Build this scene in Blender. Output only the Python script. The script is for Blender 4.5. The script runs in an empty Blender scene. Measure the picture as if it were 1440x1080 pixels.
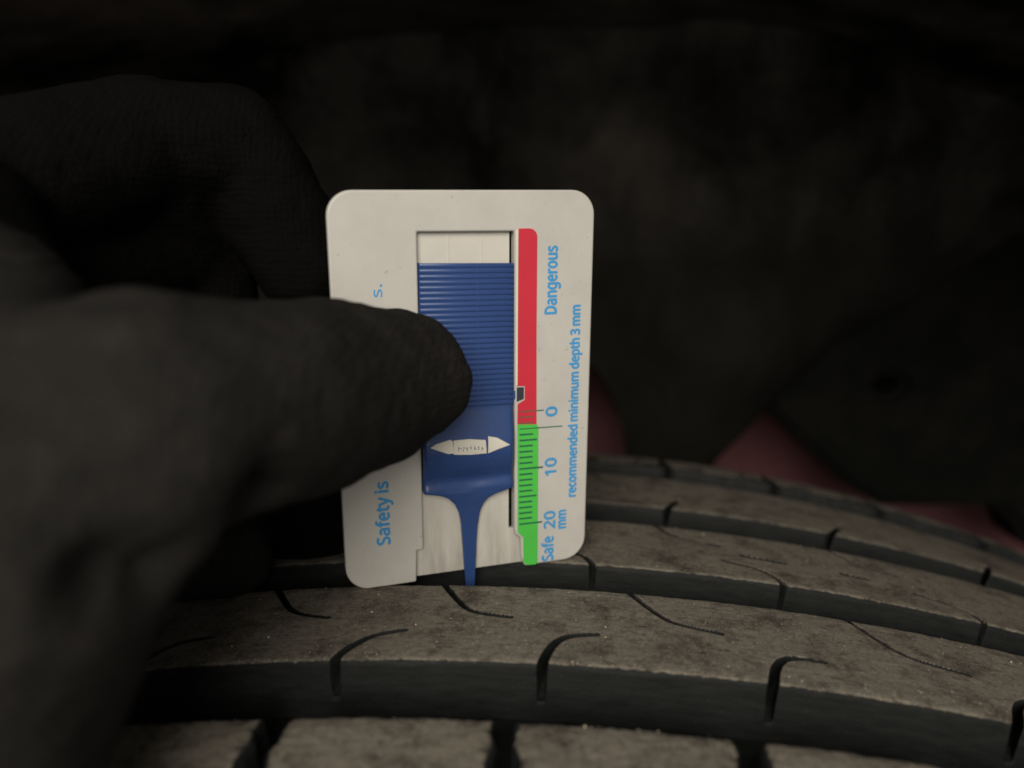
import bpy, bmesh, math, random
import numpy as np
from mathutils import Vector, Matrix
random.seed(7); rng = np.random.default_rng(11)
SC = bpy.context.scene; COL = SC.collection
MM = 0.001

# ------------------------------------------------------------------ camera
cam_d = bpy.data.cameras.new('camera'); cam = bpy.data.objects.new('camera', cam_d); COL.objects.link(cam)
cam.matrix_world = Matrix([[0.998586, 0.0, 0.053157, 0.016703], [0.052526, 0.153572, -0.98674, -0.16424], [-0.008163, 0.988137, 0.153355, 0.930531], [0, 0, 0, 1]])
cam_d.sensor_width = 36; cam_d.lens = 27.5; cam_d.clip_start = 0.005; cam_d.clip_end = 20
cam_d.dof.use_dof = True; cam_d.dof.focus_distance = 0.139; cam_d.dof.aperture_fstop = 9.5
SC.camera = cam
# ------------------------------------------------------------------ light: one workshop lamp, a dim room
wd = bpy.data.worlds.new('World'); SC.world = wd; wd.use_nodes = True
bg = wd.node_tree.nodes['Background']; bg.inputs[0].default_value = (1.0, 0.96, 0.9, 1); bg.inputs[1].default_value = 0.30
def lamp(loc, target, size, power, col):
    d = bpy.data.lights.new('workshop_lamp', 'AREA'); d.shape = 'DISK'; d.size = size; d.energy = power; d.color = col
    o = bpy.data.objects.new('workshop_lamp', d); COL.objects.link(o)
    o.location = loc; o.rotation_euler = (Vector(target) - Vector(loc)).to_track_quat('-Z', 'Y').to_euler()
lamp((-0.06, -1.20, 1.41), (0.0, -0.03, 0.90), 0.8, 18.0, (1.0, 0.94, 0.83))
SC.view_settings.view_transform = 'Standard'; SC.view_settings.look = 'None'
SC.view_settings.exposure = 0; SC.view_settings.gamma = 1
SC.cycles.filter_width = 1.7

# ------------------------------------------------------------------ helpers
def new_obj(name, me, mat=None, parent=None, smooth=True):
    o = bpy.data.objects.new(name, me); COL.objects.link(o)
    if mat: me.materials.append(mat)
    if parent: o.parent = parent
    if smooth: me.polygons.foreach_set('use_smooth', [True] * len(me.polygons))
    return o
def tag(o, label=None, cat=None, group=None, kind=None):
    for k, v in (('label', label), ('category', cat), ('group', group), ('kind', kind)):
        if v: o[k] = v
    return o
def empty(name, mat=Matrix.Identity(4)):
    o = bpy.data.objects.new(name, None); o.empty_display_size = 0.01; COL.objects.link(o); o.matrix_world = mat; return o
def mesh_from(verts, faces):
    me = bpy.data.meshes.new('m'); me.from_pydata([tuple(v) for v in verts], [], faces); me.validate(); me.update(); return me
def grid_mesh(P, closed_u=False, flip=False):
    nu, nv = P.shape[:2]
    idx = np.arange(nu * nv).reshape(nu, nv)
    a = idx if closed_u else idx[:-1]
    b = np.roll(idx, -1, 0) if closed_u else idx[1:]
    q = np.stack([a[:, :-1], b[:, :-1], b[:, 1:], a[:, 1:]], -1).reshape(-1, 4)
    if flip: q = q[:, ::-1]
    me = bpy.data.meshes.new('m'); n = len(q)
    me.vertices.add(nu * nv); me.vertices.foreach_set('co', P.reshape(-1).astype(np.float32))
    me.loops.add(n * 4); me.loops.foreach_set('vertex_index', q.reshape(-1).astype(np.int32))
    me.polygons.add(n); me.polygons.foreach_set('loop_start', np.arange(0, n * 4, 4, dtype=np.int32))
    me.update(calc_edges=True); return me
def set_attr(me, name, vals):
    a = me.attributes.new(name, 'FLOAT', 'POINT'); a.data.foreach_set('value', np.asarray(vals, np.float32).reshape(-1))
def set_vec(me, name, vals):
    a = me.attributes.new(name, 'FLOAT_VECTOR', 'POINT'); a.data.foreach_set('vector', np.asarray(vals, np.float32).reshape(-1))
_T = rng.random((256, 256))
def vnoise(x, y):
    x = np.asarray(x, float); y = np.asarray(y, float)
    xi = np.floor(x).astype(int); yi = np.floor(y).astype(int); fx = x - xi; fy = y - yi
    fx = fx * fx * (3 - 2 * fx); fy = fy * fy * (3 - 2 * fy)
    g = lambda i, j: _T[i % 256, j % 256]
    return (g(xi, yi) * (1 - fx) + g(xi + 1, yi) * fx) * (1 - fy) + (g(xi, yi + 1) * (1 - fx) + g(xi + 1, yi + 1) * fx) * fy - 0.5

class NT:
    def __init__(s, name, rough=0.5, spec=0.5):
        s.m = bpy.data.materials.new(name); s.m.use_nodes = True; s.t = s.m.node_tree
        s.b = s.t.nodes['Principled BSDF']; s.b.inputs['Roughness'].default_value = rough
        s.b.inputs['Specular IOR Level'].default_value = spec
    def n(s, typ, **kw):
        nd = s.t.nodes.new(typ)
        for k, v in kw.items():
            if k.startswith('_'): setattr(nd, k[1:], v)
            else: nd.inputs[k.replace('__', ' ')].default_value = v
        return nd
    def l(s, a, b): s.t.links.new(a, b)
    def coord(s, scale=(1, 1, 1), attr=None):
        mp = s.n('ShaderNodeMapping', Scale=scale)
        if attr: s.l(s.n('ShaderNodeAttribute', _attribute_name=attr).outputs['Vector'], mp.inputs[0])
        else: s.l(s.n('ShaderNodeTexCoord').outputs['Object'], mp.inputs[0])
        return mp.outputs[0]
    def noise(s, co, scale, detail=4, rough=0.6):
        nd = s.n('ShaderNodeTexNoise', Scale=scale, Detail=detail, Roughness=rough); s.l(co, nd.inputs['Vector']); return nd.outputs['Fac']
    def ramp(s, fac, stops):
        r = s.n('ShaderNodeValToRGB'); e = r.color_ramp.elements
        while len(e) < len(stops): e.new(0.5)
        for i, (p, c) in enumerate(stops):
            e[i].position = p; e[i].color = (c, c, c, 1) if not isinstance(c, tuple) else (*c, 1)
        s.l(fac, r.inputs[0]); return r.outputs[0]
    def mix(s, fac, a, b, mode='MIX'):
        nd = s.n('ShaderNodeMix', _data_type='RGBA', _blend_type=mode)
        for sock, v in ((nd.inputs['Factor'], fac), (nd.inputs[6], a), (nd.inputs[7], b)):
            if isinstance(v, (int, float)): sock.default_value = v
            elif isinstance(v, tuple): sock.default_value = (*v, 1)
            else: s.l(v, sock)
        return nd.outputs[2]
    def math(s, op, a, b=0.0):
        nd = s.n('ShaderNodeMath', _operation=op)
        for i, v in enumerate((a, b)):
            if isinstance(v, (int, float)): nd.inputs[i].default_value = v
            else: s.l(v, nd.inputs[i])
        return nd.outputs[0]
    def color(s, c):
        if isinstance(c, tuple): s.b.inputs['Base Color'].default_value = (*c, 1)
        else: s.l(c, s.b.inputs['Base Color'])
    def bump(s, h, dist, strength=1.0):
        nd = s.n('ShaderNodeBump', Strength=strength, Distance=dist); s.l(h, nd.inputs['Height']); s.l(nd.outputs[0], s.b.inputs['Normal'])

# ------------------------------------------------------------------ materials
def m_rubber():
    k = NT('tyre_rubber', 0.62, 0.12)
    at = k.n('ShaderNodeAttribute', _attribute_name='dust').outputs['Fac']
    co = k.coord((1, 1, 1), 'lay')                      # mm along the tread, mm across
    streak = k.noise(k.coord((0.16, 0.55, 1), 'lay'), 1.0, 6, 0.7)
    blot = k.noise(co, 0.13, 6, 0.7)
    fine = k.noise(co, 0.75, 6, 0.78)
    speck = k.noise(co, 2.6, 3, 0.65)
    dustc = k.mix(k.ramp(streak, [(0.3, 0.0), (0.7, 1.0)]), (0.152, 0.135, 0.110), (0.195, 0.173, 0.142))
    dustc = k.mix(k.ramp(blot, [(0.36, 0.9), (0.52, 0.0)]), dustc, (0.062, 0.051, 0.042))
    dustc = k.mix(k.ramp(fine, [(0.34, 0.75), (0.48, 0.0)]), dustc, (0.050, 0.042, 0.036))
    dustc = k.mix(k.ramp(fine, [(0.56, 0.0), (0.72, 0.7)]), dustc, (0.245, 0.212, 0.160))
    scr = k.noise(k.coord((0.22, 2.4, 1), 'lay'), 1.0, 4, 0.6)
    dustc = k.mix(k.ramp(scr, [(0.33, 0.8), (0.42, 0.0)]), dustc, (0.060, 0.050, 0.042))
    dustc = k.mix(k.ramp(speck, [(0.60, 0.0), (0.67, 0.8)]), dustc, (0.34, 0.30, 0.23))
    dustc = k.mix(k.ramp(speck, [(0.31, 0.8), (0.40, 0.0)]), dustc, (0.036, 0.031, 0.027))
    wall = k.mix(k.ramp(streak, [(0.35, 0.0), (0.7, 1.0)]), (0.0075, 0.0083, 0.0083), (0.0155, 0.0165, 0.0162))
    wall = k.mix(k.ramp(speck, [(0.66, 0.0), (0.74, 0.3)]), wall, (0.14, 0.125, 0.10))
    f = k.math('ADD', at, k.math('MULTIPLY', k.math('SUBTRACT', fine, 0.5), 1.3))
    k.color(k.mix(k.ramp(f, [(0.36, 0.0), (0.62, 1.0)]), wall, dustc))
    k.l(k.ramp(f, [(0.36, 0.55), (0.62, 0.9)]), k.b.inputs['Roughness'])
    h = k.math('ADD', k.math('MULTIPLY', fine, 0.6), k.math('MULTIPLY', streak, 0.5))
    k.bump(k.math('ADD', h, k.math('MULTIPLY', speck, 0.3)), 0.00022, 0.7)
    return k.m
def m_plastic(name, col, rough, dirt=0.0, dirtcol=(0.2, 0.19, 0.17), bump=0.00002):
    k = NT(name, rough, 0.45)
    co = k.coord(); n = k.noise(co, 90, 5, 0.65); n2 = k.noise(co, 900, 3, 0.6)
    c = k.mix(k.ramp(n, [(0.4, 0.0), (0.75, 1.0)]), col, tuple(v * 0.88 for v in col))
    if dirt: c = k.mix(k.ramp(n2, [(0.66, 0.0), (0.76, dirt)]), c, dirtcol)
    k.color(c); k.l(k.ramp(n, [(0.3, rough * 0.85), (0.7, min(1, rough * 1.2))]), k.b.inputs['Roughness'])
    k.bump(n2, bump, 0.6); return k.m
def m_back_plate():
    k = NT('grimy_white_plastic', 0.5, 0.4)
    co = k.coord(); sep = k.n('ShaderNodeSeparateXYZ'); k.l(co, sep.inputs[0])
    streak = k.noise(k.coord((1, 0.12, 1)), 420, 5, 0.65); blot = k.noise(co, 160, 4, 0.6)
    g = k.n('ShaderNodeMapRange'); k.l(sep.outputs['Y'], g.inputs[0])
    g.inputs[1].default_value = -0.016; g.inputs[2].default_value = -0.033; g.inputs[3].default_value = 0.0; g.inputs[4].default_value = 1.0
    grime = k.math('MULTIPLY', g.outputs[0], k.ramp(streak, [(0.36, 0.05), (0.7, 0.6)]))
    c = k.mix(k.ramp(blot, [(0.4, 0.0), (0.8, 0.5)]), (0.59, 0.565, 0.51), (0.48, 0.455, 0.405))
    c = k.mix(grime, c, (0.20, 0.18, 0.155)); k.color(c); k.bump(streak, 0.00003, 0.5); return k.m
def m_glove():
    k = NT('black_knit_fabric', 0.95, 0.03)
    co = k.coord(); n = k.noise(co, 60, 5, 0.65); f = k.noise(co, 1500, 3, 0.7); mid = k.noise(co, 260, 4, 0.6)
    w = k.n('ShaderNodeTexWave', Scale=330.0, Distortion=5.0, Detail=3.0); w.bands_direction = 'X'; w.inputs['Detail Scale'].default_value = 2.0
    k.l(co, w.inputs['Vector'])
    w2 = k.n('ShaderNodeTexWave', Scale=240.0, Distortion=6.0, Detail=3.0); w2.bands_direction = 'Z'; k.l(co, w2.inputs['Vector'])
    lit = k.n('ShaderNodeAttribute', _attribute_name='lit').outputs['Fac']  # weight of the light and shade painted into the knit colour
    c = k.mix(k.ramp(n, [(0.35, 0.0), (0.7, 1.0)]), (0.0195, 0.0183, 0.0170), (0.032, 0.0300, 0.0277))
    c = k.mix(k.ramp(mid, [(0.5, 0.0), (0.72, 0.6)]), c, (0.046, 0.041, 0.0375))
    c = k.mix(k.math('MULTIPLY', f, 0.8), c, (0.014, 0.0134, 0.0126))
    c = k.mix(k.ramp(k.math('ADD', lit, k.math('MULTIPLY', k.math('SUBTRACT', n, 0.5), 0.5)), [(0.35, 0.0), (0.65, 1.0)]), (0.0045, 0.0043, 0.0040), c); k.color(c)
    
    h = k.math('ADD', k.math('MULTIPLY', w.outputs['Fac'], 0.35), k.math('MULTIPLY', w2.outputs['Fac'], 0.35))
    k.bump(k.math('ADD', h, k.math('ADD', k.math('MULTIPLY', f, 1.3), k.math('MULTIPLY', mid, 1.5))), 0.00016, 0.9); return k.m
def m_simple(name, c1, c2, scale, rough, bump, spec=0.05):
    k = NT(name, rough, spec); co = k.coord(); n = k.noise(co, scale, 6, 0.62)
    k.color(k.mix(k.ramp(n, [(0.42, 0.0), (0.74, 1.0)]), c1, c2)); k.bump(k.noise(co, scale * 6, 4), bump, 0.6); return k.m
def m_liner():
    k = NT('dusty_black_plastic', 0.9, 0.03); co = k.coord(); sep = k.n('ShaderNodeSeparateXYZ'); k.l(co, sep.inputs[0])
    n = k.noise(co, 9, 6, 0.66); n2 = k.noise(k.coord((1, 1, 0.45)), 26, 6, 0.7); f = k.noise(co, 160, 4, 0.7)
    hi = k.n('ShaderNodeMapRange'); k.l(sep.outputs['Z'], hi.inputs[0]); hi.inputs[1].default_value = 0.93; hi.inputs[2].default_value = 1.03   # dust patches, painted stronger higher up in place of missing light
    hi.inputs[3].default_value = 0.08; hi.inputs[4].default_value = 1.0
    d = k.math('MULTIPLY', hi.outputs[0], k.math('ADD', k.math('MULTIPLY', k.ramp(n, [(0.40, 0.0), (0.66, 1.0)]), 0.75), k.math('MULTIPLY', k.ramp(n2, [(0.5, 0.0), (0.74, 1.0)]), 0.5)))
    c = k.mix(d, (0.0095, 0.0095, 0.008), (0.23, 0.205, 0.178)); k.color(k.mix(k.math('MULTIPLY', f, 0.4), c, (0.012, 0.011, 0.010)))
    k.bump(k.math('ADD', n2, f), 0.0012, 0.7); return k.m
RUB = m_rubber()
WHITE = m_plastic('white_plastic', (0.53, 0.512, 0.476), 0.42, 0.6)
PLATE = m_back_plate()
BLUE = m_plastic('blue_plastic', (0.029, 0.066, 0.205), 0.33, 0.25, (0.25, 0.27, 0.33))
RED = m_plastic('red_print', (0.60, 0.028, 0.052), 0.4)
GREEN = m_plastic('green_print', (0.085, 0.54, 0.075), 0.4)
INK = m_plastic('light_blue_ink', (0.055, 0.30, 0.62), 0.5)
DINK = m_plastic('dark_green_ink', (0.015, 0.13, 0.07), 0.5)
LABEL = m_plastic('cream_label', (0.70, 0.67, 0.58), 0.6, 0.5)
GREY = m_plastic('grey_ink', (0.22, 0.23, 0.24), 0.6)
GLOVE = m_glove()
LINER = m_liner()
IRON = m_simple('grimy_black_iron', (0.0045, 0.0048, 0.004), (0.010, 0.0095, 0.008), 40, 0.8, 0.0015)
PAINT = m_simple('dull_red_paint', (0.20, 0.085, 0.090), (0.17, 0.074, 0.078), 14, 0.5, 0.0002)
SAND = m_simple('sand', (0.34, 0.29, 0.21), (0.6, 0.54, 0.44), 700, 0.8, 0.0001)
FLOOR = m_simple('concrete', (0.10, 0.095, 0.085), (0.16, 0.15, 0.135), 6, 0.85, 0.001)

# ------------------------------------------------------------------ tyre (axle along Y, centre line of the tread at y = 0, standing on z = 0)
R0 = 436.0; KC = 1 / 800.0; DEPTH = 9.0
def crown(s): return R0 - KC / 2 * np.asarray(s, float) ** 2
def on_tread(x, s, r):                                   # x: mm of arc, s: mm across, r: mm from the axle
    th = np.asarray(x) / R0
    return np.stack([r * np.sin(th), s + 0 * th, R0 + r * np.cos(th)], -1) * MM
tyre = empty('tyre'); tag(tyre, 'well-used dusty black tyre with deep grooves the depth gauge stands on', 'tyre')
floor_bm = mesh_from([(-1.5, -1.5, 0), (1.5, -1.5, 0), (1.5, 1.5, 0), (-1.5, 1.5, 0)], [(0, 1, 2, 3)])
tag(new_obj('ground', floor_bm, FLOOR), kind='structure')

CIRC = 2 * math.pi * R0
def columns(step=0.2, fine0=-75, fine1=150):
    return np.concatenate([np.arange(fine0, fine1, step), np.arange(fine1, CIRC + fine0 - 1, 6.0)])
# carcass: groove floors, shoulders, sidewalls, beads
prof = [(-70, 245), (-92, 262), (-106, 300), (-112, 345), (-108, 385), (-101, 408), (-96, 417), (-90, 421.6), (-80, 422.6)]
prof += [(s, float(crown(s)) - DEPTH) for s in np.arange(-70, 71, 2.0)]
prof += [(-s, r) for s, r in reversed(prof[:9])]
prof += [(62, 250), (85, 300), (98, 345), (94, 385), (85, 405), (60, 415), (0, 418), (-60, 415), (-85, 405), (-94, 385), (-98, 345), (-85, 300), (-62, 250), (-70, 245)]
pa = np.array(prof); xs = np.linspace(0, CIRC, 361)[:-1]
P = on_tread(xs[:, None] + 0 * pa[None, :, 0], pa[None, :, 0], pa[None, :, 1] + 0 * xs[:, None])
me = grid_mesh(P, closed_u=True); set_attr(me, 'dust', np.full(P.shape[:2], 0.12)); set_vec(me, 'lay', np.stack([xs[:, None] + 0 * pa[:, 0], pa[:, 0] + 0 * xs[:, None], pa[:, 1] + 0 * xs[:, None]], -1))
new_obj('carcass', me, RUB, tyre)

def poly_dist(X, S, pl):
    best = np.full(X.shape, 1e9); tt = np.zeros(X.shape); n = len(pl) - 1
    for i in range(n):
        (x0, y0), (x1, y1) = pl[i], pl[i + 1]
        dx, dy = x1 - x0, y1 - y0; L = dx * dx + dy * dy
        t = np.clip(((X - x0) * dx + (S - y0) * dy) / L, 0, 1)
        d = np.hypot(X - x0 - t * dx, S - y0 - t * dy); m = d < best
        best = np.where(m, d, best); tt = np.where(m, (i + t) / n, tt)
    return best, tt
def relief(X, S, top, sipes, amp=1.0):
    """tread height with sipes cut down into it; sipes: (polyline, half width at edge, at tip, depth at edge, at tip)"""
    low = np.full(X.shape, 1e9); cutw = np.zeros(X.shape)
    for pl, w0, w1, d0, d1 in sipes:
        xs_ = [p[0] for p in pl]; c = np.where((X[:, 0] > min(xs_) - 2) & (X[:, 0] < max(xs_) + 2))[0]
        if len(c) == 0: continue
        i0, i1 = c[0], c[-1] + 1
        d, t = poly_dist(X[i0:i1], S[i0:i1], pl)
        w = w0 + (w1 - w0) * t ** 1.1; dep = d0 + (d1 - d0) * t
        k = np.clip((w + 0.15 - d) / 0.22, 0, 1); k = k * k * (3 - 2 * k)
        low[i0:i1] = np.minimum(low[i0:i1], np.where(k > 0, top[i0:i1] - dep * k, 1e9)); cutw[i0:i1] = np.maximum(cutw[i0:i1], np.clip((w * 0.95 + 0.27 - d) / 0.16, 0, 1))
    return low, cutw
def rib_mesh(s0, s1, sipes, step, chips=0.35, r_add=0.0):
    """one circumferential rib between the tread edges s0 and s1"""
    X = columns(step)
    wall = np.array([0.0, 0.15, 0.3, 0.45, 0.6, 0.72, 0.82, 0.9])        # fraction of the wall height
    top = np.linspace(0, 1, max(30, int((s1 - s0) / step)))
    nw = len(wall)
    S = np.concatenate([s0 - 0.9 * (1 - wall), s0 + (s1 - s0) * top, s1 + 0.9 * (1 - wall[::-1])])
    XX, SS = np.meshgrid(X, S, indexing='ij')
    ctop = crown(SS) + r_add
    edge = np.minimum(SS - s0, s1 - SS)
    # worn, slightly ragged edges
    rag0 = 0.28 * vnoise(XX * 0.35, SS * 0 + s0) + 0.18 * vnoise(XX * 1.3, SS * 0 + s0 + 9)
    e2 = edge + rag0 * chips / 0.35
    round_ = np.where(edge >= 0, 0.40 * np.exp(-np.clip(e2, 0, None) / 0.30), 0)
    Rr = ctop - round_ + 0.10 * vnoise(XX * 0.08, SS * 0.25) + 0.05 * vnoise(XX * 0.5, SS * 1.1) + 0.03 * vnoise(XX * 2.1, SS * 2.3)
    fr = np.concatenate([wall, np.ones(len(top)), wall[::-1]])
    iswall = np.concatenate([np.ones(nw), np.zeros(len(top)), np.ones(nw)]).astype(bool)
    wl = crown(SS) + r_add - DEPTH - 0.3 + (DEPTH + 0.3 - 0.42) * fr[None, :]
    Rr = np.where(iswall[None, :], wl, Rr)
    Sc = np.clip(SS, s0, s1)
    low, cutw = relief(XX, Sc, crown(Sc) + r_add, sipes)
    Rr = np.minimum(Rr, low)
    SSj = SS + np.where(iswall[None, :], 0.12 * vnoise(XX * 0.22, SS * 2), 0)
    me = grid_mesh(on_tread(XX, SSj, Rr), closed_u=True)
    dust = np.where(iswall[None, :], 0.0, np.clip(0.25 + (edge + 0.5 * rag0) / 0.55, 0.0, 1.0)); dust = dust * (1 - cutw) - 0.9 * cutw
    set_attr(me, 'dust', dust); set_vec(me, 'lay', np.stack([XX, SSj, Rr], -1))
    return me
def rounded(pl, it=3):                                    # corner cutting: a smooth run through the bends
    for _ in range(it):
        q = [pl[0]]
        for a, b in zip(pl[:-1], pl[1:]): q += [(a[0] * .75 + b[0] * .25, a[1] * .75 + b[1] * .25), (a[0] * .25 + b[0] * .75, a[1] * .25 + b[1] * .75)]
        pl = q + [pl[-1]]
    return pl
def repeat(shapes, args, pitch, lo, hi):
    """the sipes seen, then the last one repeated round the rest of the tyre"""
    out = [(rounded(pl), *args) for pl in shapes]
    tmpl = rounded(shapes[0], 1); n = int((lo + CIRC - hi) // pitch)
    for i in range(n):
        x = hi + (i + 0.5) * (lo + CIRC - hi) / n; out.append(([(p[0] - tmpl[0][0] + x, p[1]) for p in tmpl], *args))
    return out
R1 = (-52.5, -27.1); R2 = (-15.5, 11.75); R3 = (27.1, 63.3)
n1 = [[(-17.6, -53.6), (-16.9, -50.7), (-15.1, -48.0), (-12.4, -45.2), (-7.8, -43.9)],
      [(14.8, -53.6), (15.9, -48.8), (17.5, -45.6), (19.8, -44.0), (24.0, -43.2)],
      [(49.9, -53.6), (51.6, -48.0), (53.6, -45.2), (56.0, -44.1), (60.6, -44.4)],
      [(86.6, -53.6), (89.8, -47.3), (92.5, -45.0), (96.0, -44.2)], [(124, -53.6), (126.6, -47.6), (129, -45), (133, -44.4)],
      [(-50.5, -53.6), (-49.2, -49.0), (-47.8, -46.4), (-45, -44.6), (-41, -44)]]
f1 = [[(-4.2, -26.0), (0.8, -35.6), (3.4, -37.8), (9.5, -39.0)], [(29.9, -26.0), (35.3, -35.8), (38.1, -37.8), (45.0, -39.4)],
      [(69.6, -26.0), (74.8, -36.2), (78.0, -38.6), (86.0, -40.2)], [(-35.9, -26.0), (-30.6, -35.0), (-27.8, -37.6), (-22.0, -39.3)],
      [(106, -26.0), (111, -36), (115, -38.4), (122, -40)]]
n2 = [[(24.9, -16.6), (24.2, -14.4), (22.6, -11.0), (18.5, -8.6)], [(62.5, -16.6), (61.6, -12.2), (58.6, -8.8), (52.0, -6.6)], [(102.2, -16.6), (101.8, -13.0), (98.6, -9.5), (92, -7.4)],
      [(-11.5, -16.6), (-12.4, -12.4), (-15.6, -9.4), (-21, -7.4)], [(139, -16.6), (138, -12.4), (135, -9.4), (129, -7.4)]]
f2 = [[(39.4, 12.8), (42.6, 6.4), (46.2, 3.2), (53.0, 1.7)], [(79.6, 12.8), (82.4, 7.1), (85.4, 3.6), (92, 2.0)], [(115.4, 12.8), (117.8, 6.4), (120.8, 2.6), (127, 1.2)], [(4, 12.8), (7, 6.4), (10.5, 3.2), (17, 1.7)]]
n3 = [[(45.0, 26.0), (47.9, 33.1), (50.2, 37.4)], [(86.0, 26.0), (89.2, 31.6), (92.2, 36.3)], [(126.0, 26.0), (129.2, 31.9), (131.2, 35.5)], [(8, 26.0), (11, 32.5), (13.4, 36.5)]]
f3 = [[(69.0, 64.4), (71.4, 54.3), (75.0, 48.0)], [(27.5, 64.4), (31.3, 52.0), (35, 46)], [(110, 64.4), (113, 54), (117, 48)]]
slits = [[(78, 3.2 - 7), (83.2, -4.4)], [(57, -2.5), (66, -3.6)]]
# near wall notches are wide at the mouth; the inner ends close to a hair line
S1 = repeat(n1, (0.74, 0.24, 6.8, 0.8), 36, -62, 150) + repeat(f1, (0.44, 0.25, 6.8, 0.7), 37, -50, 135)
S2 = repeat(n2, (0.55, 0.30, 6.8, 0.8), 38, -40, 150) + repeat(f2, (0.46, 0.28, 6.8, 0.7), 38, -30, 140) + [(p, 0.5, 0.3, 1.6, 0.8) for p in slits]
S3 = repeat(n3, (0.72, 0.45, 5.0, 3.0), 40, -30, 150) + repeat(f3, (0.5, 0.2, 5.0, 1.5), 40, -10, 140)
new_obj('tread_rib', rib_mesh(*R1, S1, 0.16), RUB, tyre)
new_obj('tread_rib', rib_mesh(*R2, S2, 0.18), RUB, tyre)
new_obj('tread_rib', rib_mesh(*R3, S3, 0.32), RUB, tyre)
# shoulder blocks, one mesh shared round each shoulder
def block_mesh(sgn, L, add, seed, dusty=1.0):
    X = np.concatenate([[-L / 2 - 0.8, -L / 2 - 0.6, -L / 2 - 0.35, -L / 2 - 0.12], np.arange(-L / 2, L / 2 + 0.01, 0.24), [L / 2 + 0.12, L / 2 + 0.35, L / 2 + 0.6, L / 2 + 0.8]])
    U = np.concatenate([[-1.0, -0.7, -0.4, -0.15], np.arange(0, 30, 0.3), np.arange(30, 40, 1.0)])
    XX, UU = np.meshgrid(X, U, indexing='ij')
    xe = L / 2 - np.abs(XX); ue = UU
    rag = 0.5 * vnoise(XX * 0.45 + seed, UU * 0.45) + 0.3 * vnoise(XX * 1.5 + seed, UU * 1.5)
    base = crown(66 + UU) + add - 0.012 * np.clip(UU - 12, 0, None) ** 2 - 0.03 * np.clip(UU - 26, 0, None) ** 2
    e = np.minimum(np.clip(xe, 0, None), np.clip(ue, 0, None)) + 1.0 * np.abs(rag)
    Rr = base - 0.9 * np.exp(-e / 0.5) + 0.22 * vnoise(XX * 0.2 + seed, UU * 0.3) + 0.12 * vnoise(XX * 0.9, UU * 1.2 + seed) + 0.05 * vnoise(XX * 2.5, UU * 2.7)
    dx = np.clip(-xe, 0, 0.8) / 0.8; du = np.clip(-ue, 0, 1) / 1.0
    Rr = Rr - (DEPTH + 1.0) * np.maximum(dx, du)
    S = sgn * (66.4 + UU + np.where(UU < 3, 0.5 * rag, 0))
    XXj = XX + np.where(np.abs(xe) < 1.2, 1.5 * vnoise(UU * 0.4 + seed, UU * 0 + np.sign(XX)) , 0)
    me = grid_mesh(on_tread(XXj, S, Rr), flip=sgn < 0)
    dust = np.where((xe < 0) | (ue < 0), 0.0, np.clip(0.2 + (e - 0.3) / 0.8 + 0.3 * rag, 0, 1))
    dust = np.clip(dust - 1.15 * np.clip(vnoise(XX * 0.13 + seed, UU * 0.16 + 3) + 0.5 * vnoise(XX * 0.5 + seed, UU * 0.5) - 0.06, 0, 0.4), 0, 1) * dusty      # patches rubbed back to bare rubber
    set_attr(me, 'dust', dust); set_vec(me, 'lay', np.stack([XXj + seed * 7, S, Rr], -1))
    me.materials.append(RUB); me.polygons.foreach_set('use_smooth', [True] * len(me.polygons)); return me
NB = 85; PITCH = CIRC / NB
near_blocks = [block_mesh(-1, PITCH - 3.4, 0.4, 3.0), block_mesh(-1, PITCH - 3.0, 0.2, 41.0)]
far_block = block_mesh(1, PITCH - 1.6, 3.0, 17.0, 0.6)
def ring(me_list, x0):
    for i in range(NB):
        me = me_list[i % len(me_list)]
        o = bpy.data.objects.new('tread_block', me); COL.objects.link(o); o.parent = tyre
        a = (x0 + i * PITCH) / R0
        # turn about the axle, which lies R0 above the ground
        o.matrix_local = Matrix.Translation((0, 0, R0 * MM)) @ Matrix.Rotation(a, 4, 'Y') @ Matrix.Translation((0, 0, -R0 * MM))
ring(near_blocks, -5.7); ring([far_block], 3.0)

# sand and grit lying on the tread
def grit(n):
    ico = bmesh.new(); bmesh.ops.create_icosphere(ico, subdivisions=1, radius=1.0)
    V = np.array([v.co[:] for v in ico.verts]); Fc = np.array([[v.index for v in f.verts] for f in ico.faces]); ico.free()
    vs, fs = [], []
    for i in range(n):
        u = rng.random()
        if u < 0.30: s = R1[0] + 0.2 + abs(rng.normal(0, 3.2))
        elif u < 0.62: s = rng.uniform(R1[0] + .3, R1[1] - .3)
        elif u < 0.80: s = rng.uniform(R2[0] + .3, R2[1] - .3)
        elif u < 0.84: s = rng.uniform(R3[0], R3[1])
        else: s = -66.6 - abs(rng.normal(0, 4.5))
        x = rng.uniform(-40, 125); r = 0.05 + 0.085 * rng.random() ** 3
        if rng.random() < 0.035: r *= 2.0
        if s < -60 and abs((x + 5.7 + PITCH / 2) % PITCH - PITCH / 2) > PITCH / 2 - 2.6: continue      # nothing hangs over a gap
        if any(poly_dist(np.array([x]), np.array([s]), pl)[0][0] < 1.0 for pl in n1 + f1 + n2 + f2 + n3): continue
        c = crown(s) - (0.1 if s > -60 else 0.0)
        p = on_tread(np.array(x), s, c + r * 0.4)
        vs.append(V * (r * MM) * rng.uniform(0.6, 1.3, (1, 3)) + p); fs.append(Fc + 12 * len(fs))
    me = mesh_from(np.concatenate(vs), np.concatenate(fs).tolist())
    tag(new_obj('sand_grains', me, SAND), 'fine pale sand grains scattered over the tyre tread', 'sand', kind='stuff')
grit(3600)

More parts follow.
